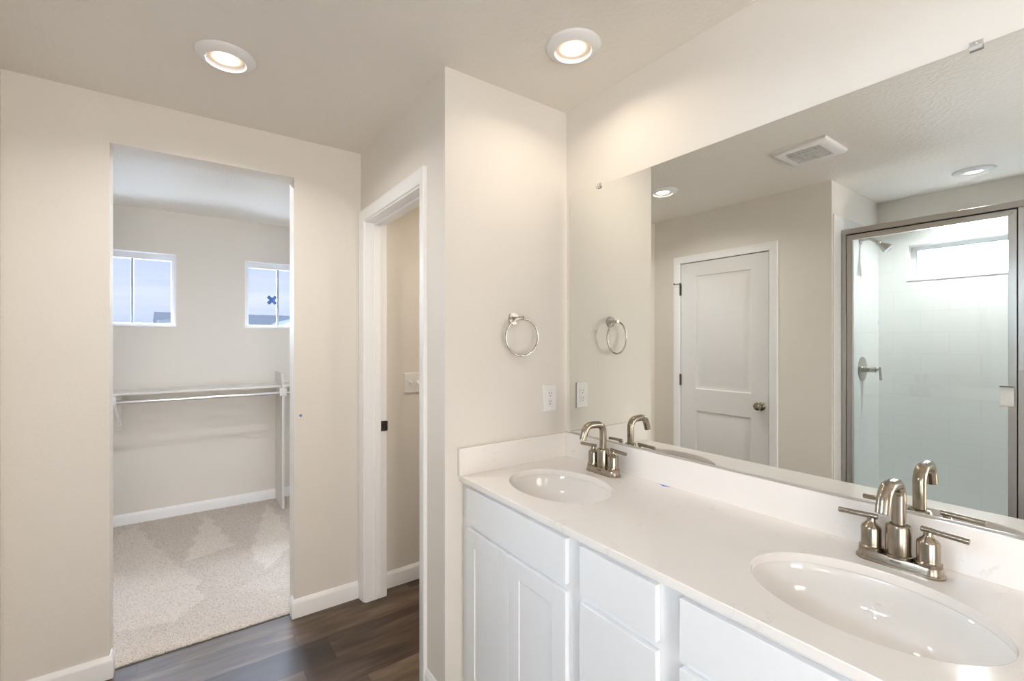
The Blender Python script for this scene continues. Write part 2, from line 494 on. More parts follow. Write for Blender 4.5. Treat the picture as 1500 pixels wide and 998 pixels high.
# shower tile cladding (a course of tile standing 8 mm proud of the wall)
TZ, TX = 2.224, -0.612
b = MB(); b.box(XS, TX, YS-0.009, YS, 0, TZ); struct(b.build('wall_shower_tile_side', 'tile_x', smooth=False, bevel=0.001))
b = MB()
for q in ((YE, WY0, 0, TZ), (WY1, YS-0.009, 0, TZ), (WY0, WY1, 0, WZ0), (WY0, WY1, WZ1, TZ)):
    b.box(XS, XS+0.009, q[0], q[1], q[2], q[3])
struct(b.build('wall_shower_tile_back', 'tile_y', smooth=False))
b = MB(); b.box(XS+0.009, TX, YE, YE+0.009, 0, TZ); struct(b.build('wall_shower_tile_end', 'tile_x', smooth=False, bevel=0.001))
b = MB(); b.box(TX, TX+0.030, YS-0.010, YS, 0, TZ); struct(b.build('trim_1', 'pan', bevel=0.004, seg=3))
b = MB(); b.box(XS-0.085, XS+0.014, WY0-0.004, WY1+0.008, WZ0-0.010, WZ0+0.002); struct(b.build('trim_2', 'pan', bevel=0.004, seg=3))

# baseboards
BP = [(0, 0), (0.0125, 0), (0.0125, 0.070), (0.0105, 0.078), (0.0055, 0.086), (0.0035, 0.092), (0, 0.092)]
flat = lambda a, c, h: (a, c, h)
def baseboard(name, path, z=0.0):
    b = MB(); b.sweep(path, [(-o, h+z) for o, h in BP], flat)
    return struct(b.build(name, 'trim', angle=25))
baseboard('baseboard_left', [(XL, YC), (OX0, YC), (OX0, YC+0.052)])
baseboard('baseboard_middle', [(OX1, YC+0.052), (OX1, YC), (XT-0.016, YC)])
baseboard('baseboard_right', [(XT, 1.674), (XT, YR), (0.878, YR)])
baseboard('baseboard_toilet_room', [(XT+T, YC), (2.2, YC)])
baseboard('baseboard_door_wall', [(XL, YS), (XL, 1.492)])
baseboard('baseboard_closet', [(-0.95, 2.64), (-0.95, YB), (1.55, YB), (1.55, 2.64)], 0.004)

# casings
CP = [(0, 0), (0, 0.006), (0.004, 0.009), (0.012, 0.0095), (0.020, 0.012), (0.046, 0.0145), (0.053, 0.0165), (0.057, 0.0145), (0.057, 0)]
def casing(name, ys, zt, fx, mat='trim'):
    (y0, y1) = ys   # inner edges: far, near
    b = MB()
    b.sweep([(y0, 0), (y0, zt), (y1, zt), (y1, 0)], CP, fx)
    return b
door2 = thing('door_2', (XT, 2.087, 0), None, None); struct(door2)
casing('c', (1.735, 2.441), 2.055, lambda a, c, h: (XT-h, a, c)).build('casing', 'trim', door2, angle=22)
casing('c', (1.735, 2.441), 2.055, lambda a, c, h: (XT+T+h, a, c)).build('casing', 'trim', door2, angle=22)
b = MB()
b.box(XT-0.001, XT+T+0.001, 1.722, 1.741, 0, 2.047); b.box(XT-0.001, XT+T+0.001, 2.431, 2.450, 0, 2.047); b.box(XT-0.001, XT+T+0.001, 1.722, 2.450, 2.047, 2.066)
b.build('jamb', 'trim', door2, smooth=False, bevel=0.001)
b = MB()
b.box(XT+0.048, XT+0.081, 1.741, 1.752, 0.025, 2.036); b.box(XT+0.048, XT+0.081, 2.420, 2.431, 0.025, 2.036); b.box(XT+0.048, XT+0.081, 1.741, 2.431, 2.036, 2.047)
b.build('door_stop', 'trim', door2, smooth=False, bevel=0.002)
b = MB()
b.box(XT+0.083, XT+0.114, 2.4285, 2.4312, 0.913, 0.969)
b.box(XT+0.110, XT+0.122, 2.4285, 2.4320, 0.915, 0.967)
sp_ = b.build('strike_plate', 'bronze', door2, bevel=0.001); sp_['label'] = 'dark metal strike plate'
b = MB(); b.box(XT+0.089, XT+0.101, 2.4275, 2.4290, 0.927, 0.955); b.build('latch_hole', 'gasket', sp_, smooth=False)

# ------------------------------------------------------------------ closet windows
def closet_window(n, x0, x1, mull):
    t = thing('window_%d' % n, ((x0+x1)/2, YB+0.06, CZ0), None, None); struct(t)
    f = 0.034; y0, y1 = YB+0.062, YB+0.106
    b = MB()
    b.box(x0, x1, y0, y1, CZ0, CZ0+0.026); b.box(x0, x1, y0, y1, CZ1-0.048, CZ1)
    b.box(x0, x0+f, y0, y1, CZ0+0.026, CZ1-0.048); b.box(x1-f, x1, y0, y1, CZ0+0.026, CZ1-0.048)
    b.build('window_frame', 'window_vinyl', t, smooth=False, bevel=0.003)
    b = MB(); b.box(mull-0.008, mull+0.008, y0+0.006, y1-0.004, CZ0+0.026, CZ1-0.048)
    b.build('mullion', 'mullion', t, smooth=False, bevel=0.002)
    for a, c in ((x0+f, mull-0.008), (mull+0.008, x1-f)):
        b = MB(); b.box(a, c, y0+0.018, y0+0.022, CZ0+0.026, CZ1-0.048); b.build('pane', 'glass', t, smooth=False)
    b = MB()
    b.box(x0-0.0005, x1+0.0005, YB-0.003, y0, CZ1-0.003, CZ1+0.0005); b.box(x0-0.0005, x1+0.0005, YB-0.012, y0, CZ0-0.004, CZ0+0.004)
    b.box(x0-0.0005, x0+0.003, YB-0.003, y0, CZ0, CZ1); b.box(x1-0.003, x1+0.0005, YB-0.003, y0, CZ0, CZ1)
    b.build('window_return', 'trim', t, smooth=False)
    return t
closet_window(1, *CW[0], -0.317)
closet_window(2, *CW[1], 0.706)
# shower window
t = thing('window_3', (XS-0.09, (WY0+WY1)/2, WZ0), None, None); struct(t)
b = MB(); f = 0.030; x0, x1 = XS-0.113, XS-0.078
b.box(x0, x1, WY0, WY1, WZ0, WZ0+f-0.012); b.box(x0, x1, WY0, WY1, WZ1-f, WZ1)
b.box(x0, x1, WY0, WY0+f, WZ0+f-0.012, WZ1-f); b.box(x0, x1, WY1-f, WY1, WZ0+f-0.012, WZ1-f)
b.build('window_frame', 'window_vinyl', t, smooth=False, bevel=0.003)
b = MB(); b.box(x0+0.014, x0+0.018, WY0+f, WY1-f, WZ0+f-0.012, WZ1-f); b.build('pane', 'glass', t, smooth=False)
b = MB(); b.box(x1-0.006, x1+0.001, WY0+f-0.003, WY0+f, WZ0+f-0.012, WZ1-f); b.box(x1-0.006, x1+0.001, WY1-f, WY1-f+0.003, WZ0+f-0.012, WZ1-f); b.box(x1-0.006, x1+0.001, WY0+f, WY1-f, WZ1-f, WZ1-f+0.003)
b.build('glazing_gasket', 'mullion', t, smooth=False)

# ------------------------------------------------------------------ closet door seen in the mirror
d = thing('door_1', (XL, 1.907, 0), None, None); struct(d)
casing('c', (1.551, 2.258), 2.051, lambda a, c, h: (XL+h, a, c)).build('casing', 'trim', d, angle=22)
b = MB()
b.box(XL-0.058, XL+0.001, LY0, 1.555, 0, 2.054); b.box(XL-0.058, XL+0.001, 2.261, LY1, 0, 2.054); b.box(XL-0.058, XL+0.001, LY0, LY1, 2.053, 2.064)
b.build('jamb', 'trim', d, smooth=False)
# leaf: slab with two sunk panels, front at XL-0.004
fy0, fy1, fz0, fz1 = 1.5600, 2.2560, 0.012, 2.0455
xf = XL-0.002
pans = [(1.682, 2.124, 1.022, 1.936), (1.682, 2.124, 0.230, 0.846)]
b = MB()
ys = [fy0, 1.682, 2.124, fy1]; zs = [fz0, 0.230, 0.846, 1.022, 1.936, fz1]
for i in range(3):
    for j in range(5):
        if i == 1 and j in (1, 3): continue
        b.box(xf-0.034, xf, ys[i], ys[i+1], zs[j], zs[j+1])
for (a, c, e, g_) in pans:
    rr = []
    for o, dx in ((0.0, 0.0), (0.006, -0.007), (0.016, -0.0095), (0.030, -0.0095), (0.058, -0.0035), (0.062, -0.003)):
        rr.append([(xf+dx, a+o, e+o), (xf+dx, c-o, e+o), (xf+dx, c-o, g_-o), (xf+dx, a+o, g_-o)])
    b.rings(rr, cap0=False)
lf = b.build('door_leaf', 'door', d, angle=20)
kn = MB()
kn.lathe([(0.0, 0.0), (0.032, 0.0), (0.032, 0.004), (0.026, 0.009), (0.013, 0.012), (0.0105, 0.026), (0.016, 0.034), (0.0255, 0.043), (0.0285, 0.054), (0.024, 0.064), (0.012, 0.069), (0.0, 0.070)], 32, (xf, 1.612, 0.940), (1, 0, 0))
ko = kn.build('door_knob', 'nickel', lf); ko['label'] = 'round dark nickel knob'
b = MB(); b.box(xf-0.028, xf-0.008, 1.5578, 1.5592, 0.912, 0.968); b.build('latch_plate', 'bronze', lf, smooth=False)
for k, z in enumerate((1.834, 1.089, 0.225)):
    b = MB()
    b.cyl((XL+0.006, 2.2575, z-0.046), (XL+0.006, 2.2575, z+0.046), 0.0065, 14, 0.001)
    b.box(XL-0.003, XL+0.0005, 2.250, 2.2585, z-0.044, z+0.044)
    if k == 0:
        b.cyl((XL+0.006, 2.2575, z+0.046), (XL+0.006, 2.2575, z+0.058), 0.005, 12)
        b.cyl((XL+0.006, 2.2575, z+0.050), (XL+0.036, 2.293, z+0.050), 0.003, 10)
        b.lathe([(0.006, 0), (0.007, 0.006), (0.004, 0.010)], 12, (XL+0.034, 2.291, z+0.050), (0.64, 0.77, 0))
    b.build('hinge', 'bronze', d)

# ------------------------------------------------------------------ carpet
x0, x1, y0, y1, st = -0.95, 1.55, 2.557, YB, 0.0055
nx, ny = int((x1-x0)/st)+1, int((y1-y0)/st)+1
gx, gy = np.meshgrid(np.linspace(x0, x1, nx), np.linspace(y0, y1, ny))
gz = 0.0085 + rng.random((ny, nx))*0.0080 + rng.normal(0, 1, (ny, nx))*0.0007
px = gx + rng.normal(0, 0.0009, gx.shape); py = gy + rng.normal(0, 0.0009, gx.shape)
py[0] = y0 + rng.random(nx)*0.005
px[:, 0] = x0; px[:, -1] = x1; py[-1] = y1
for i in range(3): gz[i] *= (0.35, 0.8, 0.95)[i]
def inside(poly, X, Y):
    r = np.zeros(X.shape, bool); n = len(poly)
    for i in range(n):
        (xa, ya), (xb, yb) = poly[i], poly[(i+1) % n]
        c = ((ya > Y) != (yb > Y)) & (X < (xb-xa)*(Y-ya)/((yb-ya) + 1e-12)+xa)
        r ^= c
    return r
wx = gx + 0.012*np.sin(gy*31)+rng.normal(0, 0.006, gx.shape); wy = gy + rng.normal(0, 0.006, gx.shape)
marks = [([(0.156, 4.38), (0.010, 3.52), (0.290, 3.61)], 0.80), ([(0.60, 4.40), (0.368, 3.42), (0.415, 3.12), (0.66, 3.44)], 0.80),
         ([(-0.29, 4.44), (-0.05, 3.55), (0.07, 3.22), (0.09, 2.95), (-0.04, 2.80), (-0.25, 2.86), (-0.60, 3.0), (-0.60, 3.8)], 0.62),
         ([(-0.95, 4.3), (-0.60, 4.45), (-0.70, 3.3), (-0.95, 3.2)], 0.8), ([(0.20, 2.95), (0.50, 2.80), (0.95, 2.9), (0.72, 3.15), (0.42, 3.05)], 0.35),
         ([(1.0, 4.40), (0.80, 3.3), (1.2, 3.4)], 0.8)]
br = np.full(gx.shape, 0.18)
for poly, v_ in marks: br = np.where(inside(poly, wx, wy), v_, br)
hole = inside([(-0.43, YB-0.5), (-0.43, YB-0.5), (-0.43, YB-0.5)], gx, gy)
k = np.arange(nx*ny).reshape(ny, nx)
quads = np.stack([k[:-1, :-1], k[:-1, 1:], k[1:, 1:], k[1:, :-1]], -1).reshape(-1, 4)
me = bpy.data.meshes.new('carpet')
vv = np.stack([px, py, gz], -1).reshape(-1, 3)
me.vertices.add(len(vv)); me.vertices.foreach_set('co', vv.ravel().astype(np.float32))
me.loops.add(quads.size); me.loops.foreach_set('vertex_index', quads.ravel().astype(np.int32))
me.polygons.add(len(quads)); me.polygons.foreach_set('loop_start', np.arange(0, quads.size, 4, dtype=np.int32))
try: me.polygons.foreach_set('loop_total', np.full(len(quads), 4, np.int32))
except Exception: pass
a_ = me.attributes.new('brushed', 'FLOAT', 'POINT'); a_.data.foreach_set('value', br.ravel().astype(np.float32))
me.update(calc_edges=True); me.validate()
me.materials.append(M['carpet'])
co_ = bpy.data.objects.new('carpet', me); C.objects.link(co_)
tag(co_, 'beige cut pile carpet with pale vacuum marks covering the walk-in closet floor', 'carpet', None, 'stuff')
b = MB(); b.box(OX0, OX1, 2.5535, 2.5585, 0.0, 0.004); struct(b.build('trim_3', 'siding', bevel=0.001))

# ------------------------------------------------------------------ recessed downlights
def downlight(x, y, lens, power, spread, col, label, group=None):
    t = thing('downlight', (x, y, H), label, 'ceiling light', group)
    b = MB()
    b.lathe([(0.096, 0.0), (0.096, -0.003), (0.090, -0.009), (0.079, -0.0155), (0.068, -0.020), (0.0650, -0.0205), (0.0635, -0.019), (0.0600, -0.009), (0.0585, -0.004)], 56, (x, y, H))
    b.build('trim_ring', 'ring_trim', t, angle=50)
    b = MB(); b.lathe([(0.0, -0.0075), (0.045, -0.0070), (0.056, -0.006), (0.0595, -0.0045)], 48, (x, y, H))
    b.build('lens', lens, t, angle=60)
    l = bpy.data.lights.new('bulb', 'AREA'); l.shape = 'DISK'; l.size = 0.076; l.color = col
    l.energy = power * PI * PI * 0.038 ** 2; l.spread = math.radians(spread)
    lo = bpy.data.objects.new('bulb', l); C.objects.link(lo); lo.parent = t; lo.location = (0, 0, -0.0085)
    return t
downlight(0.130, 1.935, 'lens_warm', L_ENTRY, 150, WARM_ENTRY, 'round white recessed ceiling light glowing in front of the closet opening', 'recessed ceiling lights')
downlight(1.117, 1.165, 'lens_warm', L_VANITY, 150, WARM_VANITY, 'round white recessed ceiling light glowing above the towel ring and far sink', 'recessed ceiling lights')
downlight(-1.075, 0.612, 'lens_cool', L_SHOWER, 130, COOL, 'recessed ceiling light over the shower, seen in the mirror above the shower door', 'recessed ceiling lights')
#downlight(1.117, 0.250, 'lens_room', 'round white recessed ceiling light out of frame above the near sink', 'recessed ceiling lights')
downlight(0.35, 2.95, 'lens_cool', L_CLOSET, 160, COOL_CLOSET, 'added unseen round ceiling light inside the walk-in closet behind the opening header', 'recessed ceiling lights')  # added lamp, hidden behind the header, to brighten the closet
downlight(1.55, 2.08, 'lens_warm', L_TOILET, 140, WARM_TOILET, 'added unseen round ceiling light inside the small room behind the white door frame', 'recessed ceiling lights')  # added lamp, out of view, to light the toilet room

# exhaust fan grille
t = thing('exhaust_fan_grille', (0.065, 1.067, H), 'white square exhaust fan grille on the bathroom ceiling seen in the mirror', 'vent')
b = MB()
x0, x1, y0, y1 = -0.078, 0.208, 0.934, 1.200
def rect(o, z, r=0.0):
    return [(x0+o, y0+o, z), (x1-o, y0+o, z), (x1-o, y1-o, z), (x0+o, y1-o, z)]
b.rings([rect(0, H), rect(0, H-0.008), rect(0.006, H-0.018), rect(0.020, H-0.024), rect(0.046, H-0.022), rect(0.048, H-0.010)], cap0=False, cap1=True)
b.build('grille_frame', 'plastic', t, angle=40)
for k in range(16):
    y_ = y0+0.052+k*(y1-y0-0.104)/15
    b = MB(); b.prism([(-0.0035, -0.021), (-0.0005, -0.021), (0.0035, -0.012), (0.0005, -0.012)], x0+0.049, x1-0.049, lambda u, v, w_: (w_, y_+u, H+v))
    b.build('slat', 'plastic', t, smooth=False)
b = MB()
for xx in (x0+0.111, x0+0.175): b.box(xx-0.0025, xx+0.0025, y0+0.049, y1-0.049, H-0.0215, H-0.012)
b.build('crossbar', 'plastic', t, smooth=False)

# ------------------------------------------------------------------ vanity cabinet
XF, XD, CB = 0.882, 0.864, 0.873           # face frame, door front, underside of the countertop
van = thing('vanity_cabinet', (XF, 0.76, 0), 'long white shaker vanity cabinet under the quartz countertop', 'cabinet')
b = MB()
VY0, VY1 = -0.002, YR-0.001
b.box(XF+0.0195, XV-0.001, VY0, VY0+0.018, 0.10, CB); b.box(XF+0.0195, XV-0.001, VY1-0.018, VY1, 0.10, CB)
b.box(XF+0.02, XV-0.001, 0.895, 0.913, 0.10, CB); b.box(XF+0.02, XV-0.001, 0.600, 0.618, 0.10, CB)
b.box(XF+0.02, XV-0.001, VY0+0.018, VY1-0.018, 0.10, 0.118)
b.box(XV-0.008, XV-0.001, VY0+0.018, VY1-0.018, 0.118, CB)
b.build('cabinet_box', 'cabinet', van, smooth=False)
b = MB()
for a, c in ((VY0, 0.045), (0.570, 0.648), (0.866, 0.943), (1.462, VY1)): b.box(XF, XF+0.019, a, c, 0.10, CB)
for a, c in ((0.045, 0.570), (0.648, 0.866), (0.943, 1.462)):
    b.box(XF, XF+0.019, a, c, CB-0.03, CB); b.box(XF, XF+0.019, a, c, 0.700, 0.742); b.box(XF, XF+0.019, a, c, 0.10, 0.138)
b.build('face_frame', 'cabinet', van, smooth=False, bevel=0.0008)
b = MB(); b.box(XF+0.07, XF+0.085, VY0+0.02, VY1, 0.0, 0.10); b.build('toe_kick', 'cabinet', van, smooth=False)
def slab(name, y0, y1, z0, z1):
    b = MB(); b.box(XD, XF-0.001, y0, y1, z0, z1); return b.build(name, 'cabinet', van, smooth=False, bevel=0.0016)
def shaker(y0, y1, z0, z1, sw=0.057):
    b = MB()
    b.box(XD, XF-0.001, y0, y0+sw, z0, z1); b.box(XD, XF-0.001, y1-sw, y1, z0, z1)
    b.box(XD, XF-0.001, y0+sw, y1-sw, z0, z0+sw); b.box(XD, XF-0.001, y0+sw, y1-sw, z1-sw, z1)
    o = b.build('door', 'cabinet', van, smooth=False, bevel=0.0012)
    b = MB(); b.box(XD+0.0045, XD+0.012, y0+sw-0.002, y1-sw+0.002, z0+sw-0.002, z1-sw+0.002); b.build('door_panel', 'cabinet', o, smooth=False)
    return o
slab('false_drawer_front', 0.932, 1.471, 0.732, 0.860)
shaker(1.206, 1.471, 0.122, 0.711); shaker(0.932, 1.2035, 0.122, 0.711)
slab('drawer_front', 0.637, 0.878, 0.732, 0.860)
slab('drawer_front', 0.637, 0.878, 0.420, 0.711); slab('drawer_front', 0.637, 0.878, 0.122, 0.400)
slab('false_drawer_front', 0.040, 0.578, 0.732, 0.860)
shaker(0.3105, 0.578, 0.122, 0.711); shaker(0.040, 0.308, 0.122, 0.711)

# ------------------------------------------------------------------ countertop with two oval cut-outs
SINKS = [(1.103, 1.222), (1.113, 0.330)]
SA, SB = 0.207, 0.160                       # half length along Y, half width along X
XE, ZC = 0.862, 0.895
ct = thing('countertop', (1.14, 0.76, CB), 'white quartz countertop with faint grey veins around the two oval sinks', 'countertop')
bm = bmesh.new()
def loop(pts):
    vs = [bm.verts.new((x, y, ZC)) for x, y in pts]
    return [bm.edges.new((vs[i], vs[(i+1) % len(vs)])) for i in range(len(vs))]
ed = loop([(XE, -0.012), (XV-0.001, -0.012), (XV-0.001, YR-0.001), (XE, YR-0.001)])
for sx_, sy_ in SINKS:
    ed += loop([(sx_+SB*math.cos(2*PI*k/72), sy_+SA*math.sin(2*PI*k/72)) for k in range(72)])
bmesh.ops.triangle_fill(bm, edges=ed, use_beauty=True, use_dissolve=False)
fs = [f_ for f_ in bm.faces if not any(((f_.calc_center_median().x-a)/SB)**2+((f_.calc_center_median().y-c)/SA)**2 < 0.95 for a, c in SINKS)]
dl = [f_ for f_ in bm.faces if f_ not in fs]
if dl: bmesh.ops.delete(bm, geom=dl, context='FACES_ONLY')
r = bmesh.ops.extrude_face_region(bm, geom=list(bm.faces))
for v_ in r['geom']:
    if isinstance(v_, bmesh.types.BMVert): v_.co.z = CB
bmesh.ops.recalc_face_normals(bm, faces=bm.faces)
me = bpy.data.meshes.new('slab'); bm.to_mesh(me); bm.free()
me.transform(Matrix.Translation(-Vector(ct.location)))
me.materials.append(M['quartz'])
for p in me.polygons: p.use_smooth = True
me.set_sharp_from_angle(angle=math.radians(35))
o = bpy.data.objects.new('slab', me); C.objects.link(o); o.parent = ct
bv = o.modifiers.new('bevel', 'BEVEL'); bv.width = 0.0018; bv.segments = 2; bv.limit_method = 'ANGLE'; bv.angle_limit = math.radians(60)
b = MB(); b.box(XV-0.0205, XV-0.001, -0.012, YR-0.001, ZC, 1.000); tag(b.build('backsplash', 'quartz', smooth=False, bevel=0.0015), 'long low white quartz backsplash under the wall mirror', 'backsplash')
b = MB(); b.box(0.856, XV-0.0215, YR-0.0195, YR-0.001, ZC, 0.999); tag(b.build('side_splash', 'quartz', smooth=False, bevel=0.0015), 'short low white quartz side splash on the towel ring wall', 'backsplash')

# ------------------------------------------------------------------ sinks
def sink(cx, cy, label):
    t = thing('sink', (cx, cy, 0.73), label, 'sink', 'undermount sinks')
    b = MB()
    inner = [(1.10, CB-0.001), (1.035, CB-0.0015), (1.02, CB-0.006), (1.005, 0.855), (0.985, 0.835), (0.95, 0.812), (0.88, 0.788), (0.77, 0.768), (0.60, 0.754), (0.40, 0.747), (0.20, 0.744), (0.10, 0.743)]
    outer = [(0.10, 0.732), (0.42, 0.735), (0.64, 0.742), (0.82, 0.757), (0.94, 0.778), (1.01, 0.806), (1.05, 0.850), (1.10, 0.856)]
    n = 72; rr = []
    for s_, z in inner + outer:
        rr.append([(cx+SB*s_*math.cos(2*PI*k/n), cy+SA*s_*math.sin(2*PI*k/n), z) for k in range(n)])
    b.rings(rr + [rr[0]], cap0=False, cap1=False)
    b.build('bowl', 'porcelain', t, angle=50)
    b = MB(); b.lathe([(0.0, 0.741), (0.014, 0.741), (0.016, 0.744), (0.023, 0.7455), (0.026, 0.7435), (0.0255, 0.735), (0.016, 0.722), (0, 0.722)], 32, (cx, cy, 0.0)); b.build('drain', 'nickel', t)
    b = MB(); b.lathe([(0.0, 0.0), (0.0085, 0.0), (0.0095, 0.0008), (0.0095, 0.0016), (0, 0.0016)], 20, (cx+SB*0.988, cy-0.085*0, 0.834), (-1, 0, 0.35)); b.build('overflow_ring', 'porcelain', t)
    return t
s1 = sink(*SINKS[0], 'white oval undermount sink below the far faucet, nearest the towel ring')
s2 = sink(*SINKS[1], 'large white oval undermount sink in the foreground below the near faucet')

# ------------------------------------------------------------------ faucets
def faucet(cx, cy, label):
    t = thing('faucet', (cx, cy, ZC), label, 'faucet', 'two handle faucets')
    def stad(hl, hw, z, n=14):
        p = []
        for k in range(n+1):
            a = PI*k/n; p.append((cx+hw*math.cos(a), cy+hl-hw+hw*math.sin(a), z))
        for k in range(n+1):
            a = PI+PI*k/n; p.append((cx+hw*math.cos(a), cy-hl+hw+hw*math.sin(a), z))
        return p
    b = MB()
    b.rings([stad(0.0800, 0.0275, ZC), stad(0.0800, 0.0275, ZC+0.004), stad(0.0785, 0.0260, ZC+0.0065), stad(0.0770, 0.0245, ZC+0.007),
             stad(0.0765, 0.0240, ZC+0.0085), stad(0.0750, 0.0225, ZC+0.020), stad(0.0735, 0.0210, ZC+0.0225)])
    bp = b.build('base_plate', 'nickel', t, angle=30)
    b = MB(); b.lathe([(0.0262, 0.021), (0.0262, 0.0275), (0.0235, 0.029), (0.0235, 0.090), (0.0215, 0.0945), (0.0150, 0.096), (0.0142, 0.093)], 40, (cx, cy, ZC)); b.build('spout_body', 'nickel', t)
    pts = [(0, 0.088), (0, 0.13), (0, 0.160)]
    for k in range(1, 9):
        a = (PI/2)*k/8; pts.append((-0.032*(1-math.cos(a)), 0.160+0.0315*math.sin(a)))
    pts += [(-0.046, 0.1925), (-0.060, 0.1930), (-0.067, 0.1928)]
    for k in range(1, 9):
        a = math.radians(3)+math.radians(70)*k/8
        pts.append((-0.067-0.035*math.sin(a), 0.1578+0.035*math.cos(a)))
    lx, lz = pts[-1]
    pts += [(lx-0.0040, lz-0.012), (lx-0.0085, lz-0.0265)]
    b = MB(); b.tube([(cx+u, cy, ZC+v) for u, v in pts], 0.0135, 24); sp = b.build('spout', 'nickel', t, angle=50)
    e0 = Vector((cx+pts[-1][0], cy, ZC+pts[-1][1])); dr = Vector((-0.004, 0, -0.014)).normalized()
    b = MB(); b.lathe([(0.0, 0.0), (0.0105, 0.0), (0.0105, 0.0006), (0, 0.0006)], 20, e0, dr); b.build('aerator', 'gasket', sp)
    for s_ in (1, -1):
        hy = cy+s_*0.0508
        b = MB(); b.lathe([(0.0238, 0.021), (0.0238, 0.0285), (0.0205, 0.0315), (0.0200, 0.034), (0.0200, 0.071), (0.0185, 0.075), (0.0105, 0.0835), (0.0085, 0.087), (0.0085, 0.0955)], 36, (cx, hy, ZC))
        h_ = b.build('handle', 'nickel', t)
        b = MB(); b.cyl((cx+0.001, hy-s_*0.0125, ZC+0.0985), (cx-0.003, hy+s_*0.0645, ZC+0.0955), 0.0062, 20, 0.0008); b.build('lever', 'nickel', h_)
    b = MB(); b.cyl((cx+0.0262, cy, ZC+0.022), (cx+0.0262, cy, ZC+0.068), 0.0022, 10); b.lathe([(0.002, 0), (0.0042, 0.002), (0.0046, 0.008), (0.003, 0.011)], 14, (cx+0.0262, cy, ZC+0.066)); b.build('lift_rod', 'nickel', t)
    return t, bp
f1, _ = faucet(1.335, 1.226, 'brushed nickel two handle faucet behind the far sink in the corner')
f2, bp2 = faucet(1.335, 0.330, 'brushed nickel two handle faucet in the foreground behind the near sink')
for f_ in (f1, f2):
    c_ = Vector(f_.location)
    q = [x for x in f_.children if x.name.startswith('base_plate')][0]
    tx = text_part('wordmark', 'MOEN', 0.0068, 'black_print', q, (c_.x-0.0236, c_.y, ZC+0.0145), (0, -1, 0), (0.13, 0, 1.0))
text_part('wordmark', 'STERLING', 0.0075, 'faint', [x for x in s2.children if x.name.startswith('bowl')][0],
          (SINKS[1][0]+SB*0.968-0.001, SINKS[1][1]+0.03, 0.822), (0, -1, 0), (0.55, 0, 0.83))

# ------------------------------------------------------------------ wall mirror
MY0, MY1, MZ0, MZ1 = -0.005, 1.4955, 1.0035, 2.0535
mi = thing('wall_mirror', (XM, 0.745, MZ0), 'wide frameless wall mirror standing on the backsplash above both sinks', 'mirror')
b = MB(); b.box(XM, XV-0.0003, MY0, MY1, MZ0, MZ1); b.mi = [1]*6; b.mi[5] = 0
g_ = b.build('mirror_glass', ['mirror', 'mirror_edge'], mi, smooth=False)
for p in g_.data.polygons: p.material_index = 0 if p.normal.x < -0.9 else 1
def clip(y, z, up):
    b = MB()
    prof = [(0, 0.012), (0.004, 0.012), (0.004, 0.001), (0.0105, 0.001), (0.0125, -0.004), (0.0105, -0.010), (0.0085, -0.010), (0.0085, -0.001), (0, -0.001)]
    b.prism(prof, y-0.011, y+0.011, lambda u, v, w_: (XV-u, w_, z+up*v))
    c_ = b.build('mirror_clip', 'clip', mi, bevel=0.001); c_['label'] = 'small clear plastic clip'
    b = MB(); b.lathe([(0.0035, 0), (0.0035, 0.0015), (0.0015, 0.0025), (0, 0.0025)], 12, (XV-0.004, y, z+up*0.0065), (-1, 0, 0)); b.build('screw', 'chrome', c_)
clip(1.324, MZ1, 1); clip(0.218, MZ1, 1)

# ------------------------------------------------------------------ towel ring
t = thing('towel_ring', (1.122, YR, 1.502), 'round satin nickel towel ring on the wall beside the mirror', 'towel ring')
b = MB(); b.lathe([(0.0265, 0), (0.0265, 0.006), (0.0250, 0.0075), (0, 0.0075)], 40, (1.122, YR, 1.501), (0, -1, 0)); b.build('wall_flange', 'nickel_light', t)
b = MB(); b.cyl((1.122, YR-0.007, 1.501), (1.132, YR-0.058, 1.5015), 0.0080, 20, 0.001); po = b.build('post', 'nickel_light', t)
b = MB(); b.torus((1.130, YR-0.051, 1.501-0.077), 0.0765, 0.0042, (-0.10, -1, 0)); b.build('ring', 'nickel_light', t, angle=80)

# ------------------------------------------------------------------ outlet and switch
t = thing('wall_outlet', (1.3175, YR, 1.159), 'white duplex wall outlet between the towel ring and the side splash', 'outlet')
ox, oz = 1.3175, 1.159
b = MB(); b.box(ox-0.036, ox+0.036, YR-0.006, YR, oz-0.059, oz+0.059); cp = b.build('cover_plate', 'plastic', t, smooth=False, bevel=0.003, seg=3)
b = MB(); b.box(ox-0.0167, ox+0.0167, YR-0.0075, YR-0.005, oz-0.0335, oz+0.0335); rc = b.build('receptacle', 'plastic', t, smooth=False, bevel=0.0008)
for dz in (0.0175, -0.0175):
    b = MB()
    b.box(ox-0.0075, ox-0.0053, YR-0.0078, YR-0.0070, oz+dz-0.001, oz+dz+0.0075); b.box(ox+0.0053, ox+0.0075, YR-0.0078, YR-0.0070, oz+dz, oz+dz+0.0065)
    b.cyl((ox, YR-0.0078, oz+dz-0.0085), (ox, YR-0.0070, oz+dz-0.0085), 0.0026, 14)
    b.build('socket_slots', 'plastic_dark', rc, smooth=False)
b = MB(); b.box(ox-0.004, ox+0.004, YR-0.0082, YR-0.0070, oz-0.003, oz+0.003); b.build('reset_button', 'plastic', rc, smooth=False)
t = thing('light_switch', (1.116, YC, 1.164), 'white double toggle light switch plate on the wall inside the door frame', 'light switch')
sx_, sz_ = 1.116, 1.162
b = MB(); b.box(sx_-0.059, sx_+0.059, YC-0.006, YC, sz_-0.058, sz_+0.058); b.build('cover_plate', 'plastic', t, smooth=False, bevel=0.003, seg=3)
